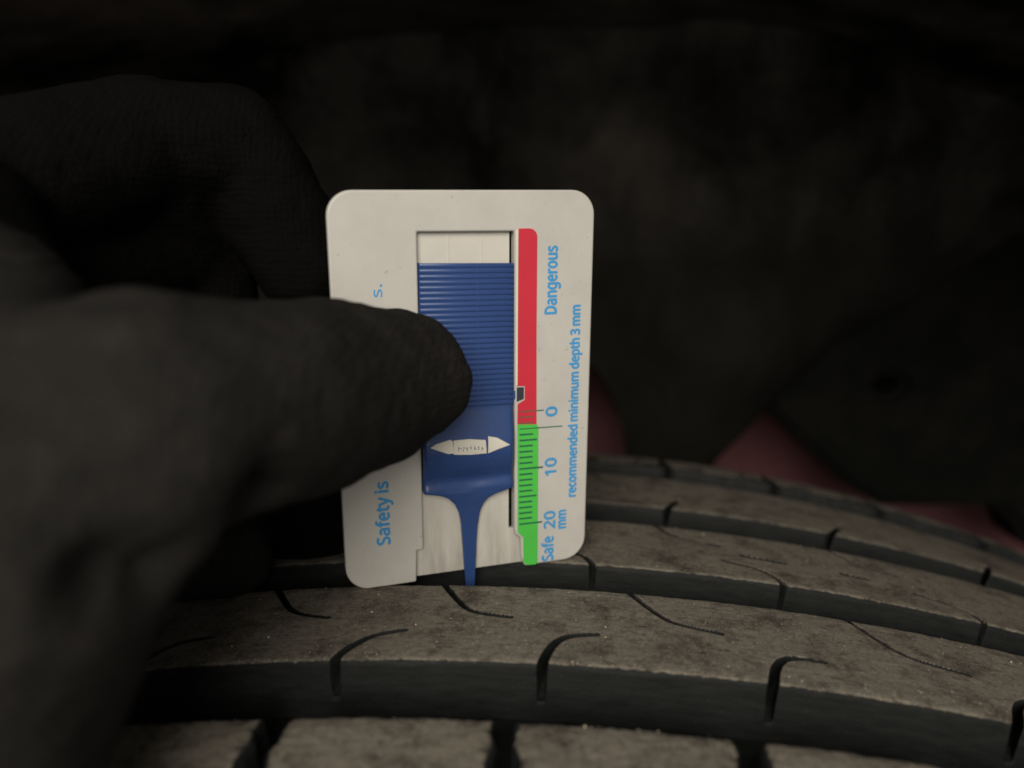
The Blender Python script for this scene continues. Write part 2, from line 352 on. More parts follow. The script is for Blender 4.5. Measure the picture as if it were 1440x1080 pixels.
# ------------------------------------------------------------------ depth gauge, in its own axes: x right, y up, z out of its face (mm)
GM = Matrix([[0.959744, 0.017083, 0.36232, 0.001448], [0.362187, -0.100802, -0.954639, -0.025013], [0.019702, 1.020893, -0.100323, 0.907061], [0, 0, 0, 1]])
gauge = empty('tread_gauge', GM); tag(gauge, 'white plastic tread depth gauge with blue slider held upright on the tyre', 'tread gauge')
def arc(cx, cy, r, a0, a1, n=9):
    return [(cx + r * math.cos(math.radians(a0 + (a1 - a0) * i / (n - 1))), cy + r * math.sin(math.radians(a0 + (a1 - a0) * i / (n - 1)))) for i in range(n)]
def extrude(name, pts, z0, z1, mat, parent=gauge, bevel=0.0, seg=3):
    bm = bmesh.new(); vs = [bm.verts.new((x * MM, y * MM, z0 * MM)) for x, y in pts]
    f = bm.faces.new(vs); bm.normal_update()
    if f.normal.z > 0: f.normal_flip()
    r = bmesh.ops.extrude_face_region(bm, geom=[f])
    for v in [g for g in r['geom'] if isinstance(g, bmesh.types.BMVert)]: v.co.z = z1 * MM
    bmesh.ops.recalc_face_normals(bm, faces=bm.faces)
    if bevel:
        es = [e for e in bm.edges if len(e.link_faces) == 2 and e.calc_face_angle() > 0.9]
        bmesh.ops.bevel(bm, geom=es, offset=bevel * MM, segments=seg, profile=0.5, affect='EDGES', clamp_overlap=True)
    bmesh.ops.triangulate(bm, faces=[f for f in bm.faces if len(f.verts) > 4])
    me = bpy.data.meshes.new('m'); bm.to_mesh(me); bm.free()
    return new_obj(name, me, mat, parent, smooth=False)
W2, H2 = 23.0, 35.0
frame_pts = (arc(-W2 + 4.2, H2 - 4.2, 4.2, 180, 90) + arc(W2 - 4.2, H2 - 4.2, 4.2, 90, 0) + arc(W2 - 4.4, -H2 + 4.4, 4.4, 0, -90)
    + [(11.6, -35.0)] + arc(11.2, -34.2, 0.9, -90, -180, 4) + [(9.95, -33.2), (9.8, -29.2)] + [(8.75, -28.2), (8.55, -27.2), (8.3, 28.15), (-8.6, 28.3), (-8.95, -28.75), (-10.15, -28.75), (-10.4, -35.0)]
    + arc(-W2 + 4.4, -H2 + 4.4, 4.4, -90, -180))
fr = extrude('frame', frame_pts, -2.3, 0.0, WHITE, bevel=0.32)
plate = extrude('back_plate', [(-13, 30), (7.78, 30), (7.78, -27.4), (12.2, -27.6), (12.2, -34.75), (-12, -34.55)], -2.2, -1.15, PLATE, bevel=0.12)
plate.location.z = -0.00015
for gx in (-3.1, 2.75):                                   # two moulded lines on the plate
    extrude('mould_line', [(gx - .13, 29), (gx + .13, 29), (gx + .13, 10), (gx - .13, 10)], -1.4, -1.24, PLATE, bevel=0.05)
# coloured strips
red_pts = ([(8.98, 28.6)] + arc(10.9, 27.1, 1.5, 90, 0, 6) + [(12.45, 10), (12.65, -6.75), (8.95, -6.45), (8.98, -2.6), (10.3, -1.9), (10.3, 0.65), (8.95, 0.75)])
extrude('red_strip', red_pts, -0.02, 0.09, RED, bevel=0.04)
extrude('green_strip', [(8.95, -6.45 - .02), (12.65, -6.75 - .02), (13.05, -7.3), (13.1, -20), (13.2, -34.6), (12.8, -35.02), (11.2, -34.9), (10.3, -34.3), (10.2, -28.95), (9.15, -27.9)], -0.02, 0.09, GREEN, bevel=0.04)
extrude('strip_border', [(8.45, 28.0), (8.9, 28.4), (8.9, 0.9), (8.5, 0.9)], -0.02, 0.22, LABEL, bevel=0.04)
# scale marks, printed
def marks():
    vs, fs = [], []
    def line(x0, y0, x1, y1, w):
        i = len(vs); vs.extend([(x0, y0 - w / 2), (x1, y1 - w / 2), (x1, y1 + w / 2), (x0, y0 + w / 2)]); fs.append((i, i + 1, i + 2, i + 3))
    for k in range(21):
        y = -4.05 - k * 1.107
        x1 = 14.0 if k in (0, 10, 20) else 17.7 if k == 3 else 12.75 if k in (5, 15) else 11.95
        line(9.35, y, x1, y - 0.02 * (x1 - 9.35), 0.34 if k > 3 else 0.2)
    me = mesh_from([(x * MM, y * MM, 0.115 * MM) for x, y in vs], fs); return new_obj('scale_marks', me, DINK, gauge, False)
marks()
# letter shapes: (advance, points, faces), 1000 units to the em
GLYPHS = {'.': (180, [(89,-9),(74,-7),(60,1),(51,15),(48,36),(51,57),(60,71),(74,79),(89,81),(106,79),(119,71),(129,57),(132,36),(129,15),(119,1),(106,-7)], [(7,9,8),(6,9,7),(6,10,9),(5,10,6),(5,11,10),(5,12,11),(4,12,5),(3,12,4),(3,13,12),(2,13,3),(2,14,13),(1,14,2),(1,15,14),(0,15,1)]),
 '0': (384, [(191,-7),(121,10),(72,59),(43,137),(33,240),(37,313),(49,373),(69,422),(99,458),(140,480),(191,487),(262,471),(312,422),(341,344),(351,240),(347,169),(335,108),(314,59),(284,23),(243,1),(191,44),(237,56),(268,92),(286,154),(291,240),(286,326),(268,388),(237,424),(191,437),(145,424),(115,388),(98,326),(92,240),(98,154),(115,93),(145,56)], [(9,11,10),(8,11,9),(8,12,11),(7,28,8),(28,12,8),(7,29,28),(27,12,28),(7,30,29),(26,12,27),(26,13,12),(6,30,7),(6,31,30),(25,13,26),(5,31,6),(25,14,13),(5,32,31),(24,14,25),(4,32,5),(3,32,4),(3,33,32),(23,14,24),(23,15,14),(23,16,15),(3,34,33),(22,16,23),(2,34,3),(22,17,16),(2,35,34),(21,17,22),(21,18,17),(1,35,2),(1,20,35),(20,18,21),(1,18,20),(1,19,18),(0,19,1)]),
 '1': (384, [(181,0),(181,335),(181,361),(181,381),(182,399),(183,418),(173,408),(164,400),(154,391),(142,381),(91,339),(60,379),(189,480),(238,480),(238,0)], [(11,13,12),(11,5,13),(5,14,13),(11,6,5),(4,14,5),(11,7,6),(11,8,7),(3,14,4),(11,9,8),(2,14,3),(11,10,9),(1,14,2),(0,14,1)]),
 '2': (384, [(32,0),(32,49),(158,176),(191,210),(219,240),(241,268),(257,296),(266,324),(269,355),(263,390),(246,415),(219,431),(185,436),(152,433),(123,424),(96,409),(69,390),(38,430),(68,452),(102,470),(141,482),(185,486),(245,478),(291,452),(320,412),(330,359),(326,322),(314,288),(296,256),(271,224),(241,190),(207,155),(107,56),(107,54),(349,54),(349,0)], [(20,22,21),(19,22,20),(19,23,22),(18,23,19),(18,12,23),(12,11,23),(11,24,23),(17,12,18),(17,13,12),(17,14,13),(10,24,11),(16,15,17),(15,14,17),(9,24,10),(9,25,24),(8,25,9),(8,26,25),(7,26,8),(6,26,7),(6,27,26),(5,27,6),(5,28,27),(4,28,5),(4,29,28),(3,29,4),(3,30,29),(2,30,3),(2,31,30),(1,31,2),(1,32,31),(1,33,32),(1,34,33),(1,35,34),(0,35,1)]),
 '3': (384, [(162,-7),(126,-5),(92,-1),(60,7),(30,19),(30,75),(62,61),(95,51),(130,45),(163,43),(218,49),(256,68),(277,98),(284,138),(275,176),(249,202),(206,217),(150,222),(103,222),(103,273),(150,273),(202,279),(240,298),(263,326),(271,363),(265,394),(247,417),(219,432),(183,437),(147,434),(117,425),(89,412),(62,396),(33,437),(62,455),(96,471),(137,483),(183,486),(248,478),(294,453),(322,415),(331,367),(324,324),(304,290),(273,267),(232,253),(232,250),(282,237),(318,214),(339,179),(346,136),(341,97),(326,62),(302,33),(266,11),(220,-2)], [(36,38,37),(35,38,36),(35,39,38),(34,39,35),(33,39,34),(33,28,39),(28,27,39),(27,40,39),(32,31,33),(31,30,33),(30,29,33),(29,28,33),(26,40,27),(25,40,26),(25,41,40),(24,41,25),(24,42,41),(23,42,24),(22,42,23),(22,43,42),(21,43,22),(21,44,43),(20,44,21),(18,20,19),(18,44,20),(18,45,44),(18,46,45),(18,47,46),(18,17,47),(17,48,47),(16,48,17),(15,48,16),(15,49,48),(14,49,15),(14,50,49),(13,50,14),(12,50,13),(12,51,50),(11,51,12),(11,52,51),(4,6,5),(10,52,11),(10,53,52),(4,7,6),(4,8,7),(9,53,10),(4,9,8),(4,53,9),(4,54,53),(3,54,4),(3,55,54),(2,55,3),(1,55,2),(1,0,55)]),
 'D': (490, [(65,0),(65,480),(213,480),(281,473),(338,453),(385,419),(420,374),(442,315),(449,244),(433,138),(383,61),(304,15),(199,0),(126,52),(191,52),(337,99),(385,242),(374,326),(338,383),(281,417),(204,428),(126,428)], [(0,21,1),(21,2,1),(21,3,2),(21,4,3),(21,20,4),(20,5,4),(0,13,21),(19,5,20),(19,6,5),(18,6,19),(17,6,18),(17,7,6),(16,7,17),(16,8,7),(16,9,8),(15,9,16),(15,10,9),(14,10,15),(14,11,10),(0,14,13),(0,11,14),(0,12,11)]),
 'S': (369, [(166,-7),(127,-5),(91,-1),(60,7),(34,16),(34,74),(61,64),(94,54),(131,48),(169,46),(216,51),(249,66),(270,91),(277,123),(274,145),(267,163),(253,178),(232,192),(203,207),(164,222),(110,246),(72,276),(48,314),(40,364),(45,400),(60,429),(83,454),(114,471),(151,483),(193,486),(231,484),(266,479),(297,470),(326,459),(307,408),(281,418),(253,426),(223,431),(192,433),(153,428),(124,414),(107,392),(101,363),(104,341),(111,323),(125,308),(144,294),(171,281),(206,267),(245,251),(278,233),(303,214),(322,191),(333,163),(337,128),(326,72),(291,29),(236,2)], [(28,30,29),(28,31,30),(27,31,28),(27,32,31),(26,32,27),(26,33,32),(26,37,33),(37,36,33),(36,35,33),(35,34,33),(25,38,26),(38,37,26),(25,39,38),(24,39,25),(24,40,39),(24,41,40),(23,41,24),(23,42,41),(22,42,23),(22,43,42),(22,44,43),(22,45,44),(21,45,22),(21,46,45),(21,47,46),(21,48,47),(20,48,21),(20,49,48),(20,50,49),(19,50,20),(19,51,50),(18,51,19),(18,52,51),(17,52,18),(16,52,17),(16,53,52),(15,53,16),(15,54,53),(14,54,15),(13,54,14),(13,55,54),(12,55,13),(11,55,12),(4,6,5),(11,56,55),(10,56,11),(4,7,6),(4,8,7),(9,56,10),(4,9,8),(4,56,9),(4,57,56),(3,57,4),(2,57,3),(2,0,57),(1,0,2)]),
 'a': (377, [(144,-7),(100,0),(63,19),(39,52),(31,100),(41,148),(73,183),(127,206),(203,215),(265,217),(265,238),(260,277),(245,301),(222,314),(190,318),(163,316),(136,310),(112,301),(89,291),(71,335),(96,347),(126,357),(159,364),(193,366),(251,359),(291,337),(314,300),(322,245),(322,0),(279,0),(268,51),(265,51),(241,25),(216,7),(185,-3),(158,41),(200,47),(234,66),(256,98),(264,144),(264,176),(211,174),(154,167),(118,152),(98,130),(92,99),(97,73),(110,55),(132,44)], [(22,24,23),(21,24,22),(21,25,24),(20,25,21),(19,25,20),(19,13,25),(13,26,25),(18,17,19),(17,16,19),(16,15,19),(15,14,19),(14,13,19),(12,26,13),(11,26,12),(11,27,26),(10,27,11),(10,28,27),(9,28,10),(8,40,9),(40,28,9),(7,40,8),(6,40,7),(5,42,6),(42,41,6),(41,40,6),(39,28,40),(5,43,42),(5,44,43),(4,44,5),(38,28,39),(4,45,44),(3,45,4),(3,46,45),(37,30,38),(30,28,38),(3,47,46),(36,31,37),(31,30,37),(3,48,47),(2,48,3),(36,32,31),(29,28,30),(35,32,36),(2,35,48),(2,32,35),(2,33,32),(1,33,2),(1,34,33),(0,34,1)]),
 'c': (322, [(201,-7),(156,-2),(117,13),(83,38),(58,73),(42,120),(37,178),(42,238),(59,286),(85,322),(119,347),(160,362),(206,367),(233,365),(259,361),(282,355),(300,347),(282,298),(265,304),(244,310),(224,314),(204,315),(125,281),(98,179),(105,121),(124,79),(156,53),(201,44),(229,46),(253,50),(274,57),(294,65),(294,13),(275,4),(254,-2),(230,-5)], [(11,13,12),(11,14,13),(10,14,11),(10,15,14),(10,16,15),(9,16,10),(9,21,16),(21,20,16),(20,19,16),(19,18,16),(18,17,16),(8,21,9),(8,22,21),(7,22,8),(7,23,22),(6,23,7),(6,24,23),(5,24,6),(5,25,24),(4,25,5),(4,26,25),(3,26,4),(30,32,31),(29,32,30),(3,27,26),(28,32,29),(27,32,28),(3,32,27),(2,32,3),(1,32,2),(1,33,32),(1,34,33),(1,35,34),(0,35,1)]),
 'd': (413, [(185,-7),(124,5),(77,40),(47,98),(37,179),(47,261),(78,319),(125,355),(185,367),(223,363),(254,351),(278,334),(297,314),(301,314),(300,324),(299,339),(297,355),(297,367),(297,510),(356,510),(356,0),(308,0),(300,48),(297,48),(278,27),(254,9),(223,-3),(194,42),(243,50),(274,74),(292,113),(298,168),(298,179),(292,238),(275,282),(244,309),(193,318),(152,308),(122,280),(104,235),(98,178),(104,121),(122,78),(152,51)], [(17,19,18),(17,20,19),(7,9,8),(16,20,17),(7,10,9),(6,10,7),(15,20,16),(6,11,10),(14,20,15),(6,36,11),(36,12,11),(13,20,14),(5,37,6),(37,36,6),(35,12,36),(35,13,12),(35,34,13),(34,33,13),(33,20,13),(5,38,37),(5,39,38),(4,39,5),(32,20,33),(4,40,39),(3,40,4),(31,20,32),(3,41,40),(30,20,31),(3,42,41),(29,20,30),(2,42,3),(2,43,42),(28,22,29),(22,20,29),(2,27,43),(27,23,28),(23,22,28),(27,24,23),(21,20,22),(2,24,27),(1,24,2),(1,25,24),(1,26,25),(0,26,1)]),
 'e': (379, [(210,-7),(162,-2),(120,14),(85,40),(59,76),(42,122),(37,177),(42,232),(57,279),(81,316),(112,344),(151,361),(196,367),(239,362),(276,347),(305,322),(327,290),(340,250),(345,204),(345,169),(98,169),(107,115),(129,76),(165,52),(213,44),(245,45),(274,50),(301,58),(328,69),(328,17),(301,6),(274,-1),(245,-5),(99,216),(283,216),(277,257),(262,290),(234,311),(195,318),(158,312),(129,291),(109,259)], [(11,13,12),(11,14,13),(10,14,11),(10,15,14),(9,15,10),(9,38,15),(38,37,15),(37,16,15),(9,39,38),(8,39,9),(8,40,39),(36,16,37),(8,41,40),(35,16,36),(35,17,16),(7,41,8),(7,33,41),(34,17,35),(34,18,17),(6,33,7),(6,34,33),(6,18,34),(6,19,18),(5,20,6),(20,19,6),(5,21,20),(4,21,5),(4,22,21),(3,22,4),(3,23,22),(27,29,28),(26,29,27),(3,24,23),(25,29,26),(24,29,25),(3,29,24),(2,29,3),(2,30,29),(1,30,2),(1,31,30),(1,32,31),(0,32,1)]),
 'f': (231, [(73,0),(73,314),(10,314),(10,342),(73,362),(73,383),(81,443),(104,483),(141,506),(190,514),(211,513),(229,510),(246,506),(260,502),(244,455),(233,459),(220,462),(205,465),(191,465),(165,460),(147,446),(136,420),(132,383),(132,360),(223,360),(223,314),(132,314),(132,0)], [(8,10,9),(8,11,10),(8,12,11),(7,12,8),(7,13,12),(7,16,13),(16,15,13),(15,14,13),(6,19,7),(19,18,7),(18,17,7),(17,16,7),(6,20,19),(6,21,20),(5,21,6),(5,22,21),(5,23,22),(4,23,5),(3,23,4),(3,24,23),(3,25,24),(2,25,3),(1,25,2),(0,26,1),(26,25,1),(0,27,26)]),
 'g': (413, [(195,-161),(123,-155),(65,-138),(65,-84),(125,-105),(198,-112),(240,-105),(271,-85),(291,-53),(298,-11),(298,3),(298,13),(298,27),(299,39),(300,48),(297,48),(251,7),(185,-7),(123,6),(76,42),(47,101),(37,179),(47,256),(76,316),(123,354),(185,367),(219,363),(249,353),(275,336),(298,312),(301,312),(309,360),(356,360),(356,-6),(346,-74),(317,-122),(267,-151),(194,42),(241,49),(273,71),(292,109),(298,165),(298,179),(292,243),(273,285),(240,309),(193,317),(153,308),(123,281),(104,237),(98,179),(104,120),(123,77),(153,50)], [(24,26,25),(24,27,26),(30,32,31),(30,33,32),(23,27,24),(23,28,27),(23,46,28),(46,29,28),(23,47,46),(45,29,46),(22,47,23),(45,30,29),(45,44,30),(44,43,30),(43,33,30),(22,48,47),(22,49,48),(21,49,22),(42,33,43),(21,50,49),(20,50,21),(41,33,42),(20,51,50),(40,33,41),(20,52,51),(39,14,40),(14,33,40),(19,52,20),(19,53,52),(38,14,39),(19,37,53),(37,15,38),(15,14,38),(37,16,15),(13,33,14),(18,37,19),(18,16,37),(12,33,13),(11,33,12),(10,33,11),(18,17,16),(9,33,10),(9,34,33),(8,34,9),(7,34,8),(7,35,34),(2,4,3),(6,35,7),(2,5,4),(5,35,6),(2,35,5),(2,36,35),(1,36,2),(1,0,36)]),
 'h': (415, [(57,0),(57,510),(116,510),(116,361),(115,335),(113,310),(117,310),(137,334),(164,352),(195,362),(229,366),(287,358),(328,335),(352,294),(361,234),(361,0),(302,0),(302,230),(282,295),(222,317),(171,309),(139,283),(122,242),(116,186),(116,0)], [(0,2,1),(0,3,2),(9,11,10),(8,11,9),(0,4,3),(8,12,11),(7,12,8),(7,13,12),(0,5,4),(6,19,7),(19,13,7),(6,20,19),(18,13,19),(0,6,5),(0,22,6),(22,21,6),(21,20,6),(17,13,18),(17,14,13),(0,23,22),(17,15,14),(16,15,17),(0,24,23)]),
 'i': (173, [(57,0),(57,360),(116,360),(116,0),(87,420),(74,422),(62,429),(55,441),(52,457),(55,474),(62,486),(74,493),(87,495),(100,493),(111,486),(119,474),(122,457),(119,441),(111,429),(100,422)], [(11,13,12),(10,13,11),(10,14,13),(9,14,10),(9,15,14),(8,15,9),(8,16,15),(7,16,8),(7,17,16),(6,17,7),(6,18,17),(5,18,6),(5,19,18),(4,19,5),(0,2,1),(0,3,2)]),
 'm': (628, [(57,0),(57,360),(105,360),(113,311),(117,311),(137,336),(162,353),(192,363),(223,367),(293,352),(333,306),(336,306),(358,333),(386,352),(418,363),(452,367),(505,359),(543,335),(566,295),(574,234),(574,0),(515,0),(515,232),(497,296),(442,317),(397,309),(367,287),(350,250),(345,199),(345,0),(286,0),(286,232),(268,296),(212,317),(166,309),(137,283),(121,242),(116,187),(116,0)], [(7,9,8),(14,16,15),(6,9,7),(13,16,14),(0,2,1),(0,3,2),(13,17,16),(5,9,6),(12,17,13),(5,10,9),(4,33,5),(33,10,5),(12,18,17),(11,24,12),(24,18,12),(4,34,33),(32,10,33),(11,25,24),(23,18,24),(0,4,3),(0,36,4),(36,35,4),(35,34,4),(11,26,25),(32,11,10),(32,26,11),(31,26,32),(22,18,23),(22,19,18),(31,27,26),(31,28,27),(0,37,36),(22,20,19),(30,28,31),(21,20,22),(30,29,28),(0,38,37)]),
 'n': (415, [(57,0),(57,360),(105,360),(113,311),(117,311),(138,336),(165,353),(197,363),(230,367),(287,359),(328,335),(352,295),(361,234),(361,0),(302,0),(302,230),(282,295),(222,317),(171,309),(139,283),(122,242),(116,187),(116,0)], [(7,9,8),(6,9,7),(0,2,1),(0,3,2),(6,10,9),(5,10,6),(4,10,5),(4,17,10),(17,11,10),(4,18,17),(16,11,17),(0,4,3),(0,20,4),(20,19,4),(19,18,4),(15,11,16),(15,12,11),(0,21,20),(15,13,12),(14,13,15),(0,22,21)]),
 'o': (406, [(202,-7),(157,-1),(117,15),(84,42),(58,79),(42,125),(37,181),(48,260),(82,318),(135,355),(204,367),(250,361),(290,345),(324,318),(349,282),(365,236),(370,181),(359,101),(325,42),(271,6),(203,42),(251,52),(283,80),(303,123),(309,181),(303,238),(283,281),(251,308),(203,317),(155,308),(123,281),(104,238),(98,181),(104,123),(123,80),(156,52)], [(9,11,10),(9,12,11),(8,12,9),(8,13,12),(7,29,8),(29,28,8),(28,13,8),(28,27,13),(27,14,13),(7,30,29),(26,14,27),(26,15,14),(7,31,30),(25,15,26),(6,31,7),(6,32,31),(24,15,25),(24,16,15),(5,32,6),(5,33,32),(23,16,24),(23,17,16),(4,33,5),(4,34,33),(22,17,23),(22,18,17),(4,35,34),(21,18,22),(3,35,4),(3,20,35),(20,18,21),(3,18,20),(3,19,18),(2,19,3),(1,19,2),(1,0,19)]),
 'p': (413, [(57,-161),(57,360),(105,360),(113,311),(116,311),(135,333),(158,351),(189,363),(228,367),(288,355),(335,320),(366,262),(376,181),(366,100),(335,41),(288,5),(228,-7),(190,-3),(159,9),(135,26),(116,46),(112,46),(113,33),(115,17),(116,1),(116,-13),(116,-161),(219,42),(249,47),(273,60),(291,82),(305,110),(312,143),(315,181),(309,237),(291,280),(261,308),(218,317),(171,309),(140,286),(123,247),(116,192),(116,181),(122,122),(138,78),(169,51)], [(7,9,8),(6,9,7),(0,2,1),(0,3,2),(6,10,9),(5,10,6),(4,37,5),(37,10,5),(37,36,10),(36,11,10),(4,38,37),(0,4,3),(0,40,4),(40,39,4),(39,38,4),(35,11,36),(34,11,35),(34,12,11),(0,41,40),(33,12,34),(0,42,41),(32,12,33),(0,43,42),(32,13,12),(31,13,32),(0,21,43),(21,44,43),(30,13,31),(30,14,13),(29,14,30),(21,45,44),(28,14,29),(21,20,45),(20,27,45),(27,14,28),(0,22,21),(19,27,20),(19,14,27),(19,15,14),(0,23,22),(18,15,19),(0,24,23),(17,15,18),(17,16,15),(0,25,24),(0,26,25)]),
 'r': (277, [(57,0),(57,360),(105,360),(112,294),(115,294),(135,322),(160,345),(190,361),(225,367),(235,366),(247,366),(258,364),(267,363),(260,308),(251,310),(241,312),(231,313),(221,313),(194,309),(169,298),(147,280),(131,256),(120,226),(116,192),(116,0)], [(7,9,8),(7,10,9),(7,11,10),(7,12,11),(7,13,12),(6,13,7),(0,2,1),(0,3,2),(5,16,6),(16,15,6),(15,14,6),(14,13,6),(4,18,5),(18,17,5),(17,16,5),(4,19,18),(4,20,19),(0,4,3),(0,22,4),(22,21,4),(21,20,4),(0,23,22),(0,24,23)]),
 's': (322, [(148,-7),(113,-5),(83,-1),(57,7),(35,16),(35,70),(59,60),(87,50),(118,43),(149,41),(188,45),(214,55),(229,72),(234,94),(233,107),(227,118),(217,129),(200,140),(177,151),(146,164),(113,177),(86,191),(64,206),(48,223),(38,244),(34,271),(44,312),(72,342),(115,360),(169,367),(201,365),(231,360),(258,353),(284,343),(264,296),(241,304),(216,312),(191,317),(165,318),(133,315),(110,307),(95,293),(91,275),(93,261),(99,249),(111,239),(129,229),(153,219),(183,206),(215,193),(242,180),(263,165),(279,147),(288,126),(291,99),(282,53),(253,20),(207,0)], [(28,30,29),(28,31,30),(27,31,28),(27,32,31),(27,33,32),(27,36,33),(36,35,33),(35,34,33),(26,38,27),(38,37,27),(37,36,27),(26,39,38),(26,40,39),(25,40,26),(25,41,40),(25,42,41),(25,43,42),(24,43,25),(24,44,43),(24,45,44),(23,45,24),(23,46,45),(23,47,46),(22,47,23),(22,48,47),(22,49,48),(21,49,22),(21,50,49),(20,50,21),(20,51,50),(19,51,20),(19,52,51),(18,52,19),(17,52,18),(17,53,52),(16,53,17),(15,53,16),(15,54,53),(14,54,15),(13,54,14),(13,55,54),(12,55,13),(11,55,12),(4,6,5),(4,7,6),(10,55,11),(10,56,55),(4,8,7),(9,56,10),(4,9,8),(4,56,9),(4,57,56),(3,57,4),(2,57,3),(2,0,57),(1,0,2)]),
 't': (242, [(167,-7),(140,-4),(115,3),(94,16),(77,37),(65,66),(62,105),(62,314),(11,314),(11,343),(62,366),(86,443),(121,443),(121,360),(225,360),(225,314),(121,314),(121,106),(125,77),(137,57),(155,46),(177,42),(191,42),(205,44),(218,46),(228,49),(228,4),(216,0),(201,-4),(184,-6)], [(10,12,11),(10,13,12),(9,13,10),(9,14,13),(9,15,14),(8,15,9),(7,15,8),(6,16,7),(16,15,7),(6,17,16),(6,18,17),(5,18,6),(5,19,18),(4,19,5),(4,20,19),(24,26,25),(23,26,24),(4,21,20),(22,26,23),(21,26,22),(4,26,21),(3,26,4),(2,26,3),(2,27,26),(1,27,2),(1,28,27),(1,29,28),(0,29,1)]),
 'u': (415, [(184,-7),(127,1),(86,25),(61,65),(53,124),(53,360),(113,360),(113,128),(133,64),(193,42),(243,51),(276,76),(293,117),(299,173),(299,360),(358,360),(358,0),(310,0),(301,48),(298,48),(277,23),(250,6),(218,-3)], [(4,6,5),(4,7,6),(13,15,14),(13,16,15),(12,16,13),(4,8,7),(3,8,4),(11,16,12),(10,18,11),(18,16,11),(2,8,3),(2,9,8),(9,19,10),(19,18,10),(9,20,19),(17,16,18),(2,20,9),(1,20,2),(1,21,20),(1,22,21),(0,22,1)]),
 'y': (343, [(56,-161),(41,-161),(28,-160),(17,-158),(7,-156),(7,-109),(16,-110),(25,-111),(36,-112),(47,-113),(75,-108),(97,-95),(114,-75),(127,-49),(146,-1),(1,360),(64,360),(142,155),(151,129),(160,104),(167,80),(172,57),(175,57),(180,76),(187,101),(196,128),(206,156),(279,360),(343,360),(187,-50),(166,-96),(139,-131),(103,-154)], [(14,16,15),(14,17,16),(26,28,27),(26,29,28),(25,29,26),(14,18,17),(14,19,18),(24,29,25),(14,20,19),(23,29,24),(14,21,20),(22,29,23),(14,22,21),(14,29,22),(13,29,14),(12,29,13),(12,30,29),(11,30,12),(10,30,11),(10,31,30),(9,31,10),(4,6,5),(4,7,6),(4,8,7),(4,9,8),(4,31,9),(4,32,31),(4,0,32),(3,0,4),(2,0,3),(1,0,2)])}
CAP = 480.0
def text(s, x, y, cap, length, mat, z=0.02, bold=0.125):
    """printed lettering reading up the gauge: x is its base line, y its start, cap the capital height, length in mm"""
    vs, fs, cx = [], [], 0
    for ch in s:
        if ch == ' ': cx += 135; continue
        adv, V, Fc = GLYPHS[ch]; b = len(vs)
        vs += [(px + cx, py) for px, py in V]; fs += [tuple(i + b for i in f) for f in Fc]; cx += adv
    a = np.array(vs, float); x0 = a[:, 0].min(); kx = length / (a[:, 0].max() - x0); ky = cap / CAP
    n = len(a); layers, faces = [], []
    for q, (ox, oy) in enumerate(((0, 0), (bold, 0), (-bold, 0), (0, bold), (0, -bold))):       # heavier strokes: thin coats of ink laid over one another
        P3 = np.zeros((n, 3)); P3[:, 0] = x - a[:, 1] * ky + ox; P3[:, 1] = y + (a[:, 0] - x0) * kx + oy; P3[:, 2] = z + 0.003 * q
        layers.append(P3); faces += [tuple(i + n * q for i in f) for f in fs]
    return new_obj('lettering', mesh_from(np.concatenate(layers) * MM, faces), mat, gauge, False)
text('Dangerous', 16.15, 13.6, 2.15, 11.9, INK)
text('recommended minimum depth 3 mm', 20.75, -21.9, 1.75, 36.8, INK)
text('0', 16.6, -5.45, 2.1, 1.75, INK)
text('10', 16.65, -17.1, 2.15, 3.4, INK)
text('20', 16.6, -27.9, 2.15, 3.5, INK)
text('mm', 18.85, -28.2, 1.9, 3.7, INK)
text('Safe', 16.35, -34.6, 2.2, 5.0, INK)
text('Safety is', -14.95, -26.7, 2.3, 12.0, INK)
text('s.', -14.7, 17.8, 1.8, 2.1, INK, bold=0.03)
# blue slider
def interp(v, pts):
    a = np.array(pts); return np.interp(v, a[:, 0], a[:, 1])
left = [(-44.5, -0.75), (-36.5, -1.05), (-29.4, -1.40), (-24.4, -1.72), (-22.5, -2.1), (-20.7, -2.9), (-19.3, -4.2), (-18.6, -5.5), (-18.1, -7.2), (-17.85, -8.62), (-17.7, -8.7), (-2.5, -8.62), (23.1, -8.45)]
right = [(-44.5, 0.55), (-36.5, 0.85), (-29.4, 1.15), (-25.5, 1.38), (-22.4, 1.85), (-20.9, 2.6), (-19.9, 3.5), (-19.3, 4.8), (-18.9, 6.2), (-18.4, 7.9), (-18.2, 8.12), (-16.3, 8.05), (-13.1, 7.85), (-9.5, 7.62), (-6.5, 7.95), (-2.5, 8.25), (22.75, 8.25)]
hgt = [(-44.5, -0.5), (-36, -0.35), (-26, -0.1), (-21.5, 0.2), (-19.2, 0.55), (-18, 0.85), (-17.2, 0.82), (-16.4, 0.45), (-15.6, 0.38), (-14.4, 0.85), (-13.2, 1.4), (-11.6, 1.95), (-10.2, 2.15), (-8.6, 2.05), (-7.6, 1.75), (-5.5, 0.95), (-3.4, 0.12), (-2.8, -0.1), (23.1, -0.1)]
vv = np.unique(np.concatenate([np.arange(-44.5, -22, 0.6), np.arange(-22, -2.5, 0.18), np.arange(-2.5, 22.9, 1.2), [22.9]]))
hs = np.array([np.mean(interp(v + np.linspace(-.5, .5, 9), hgt)) for v in vv])
cross = np.concatenate([[0.0, 0.0, 0.012, 0.03, 0.06], np.linspace(0.1, 0.9, 19), [0.94, 0.97, 0.988, 1.0, 1.0]])
drop = np.array([9, 0.55, 0.22, 0.08, 0.02] + [0.0] * 19 + [0.02, 0.08, 0.22, 0.55, 9])
P = np.zeros((len(vv), len(cross), 3))
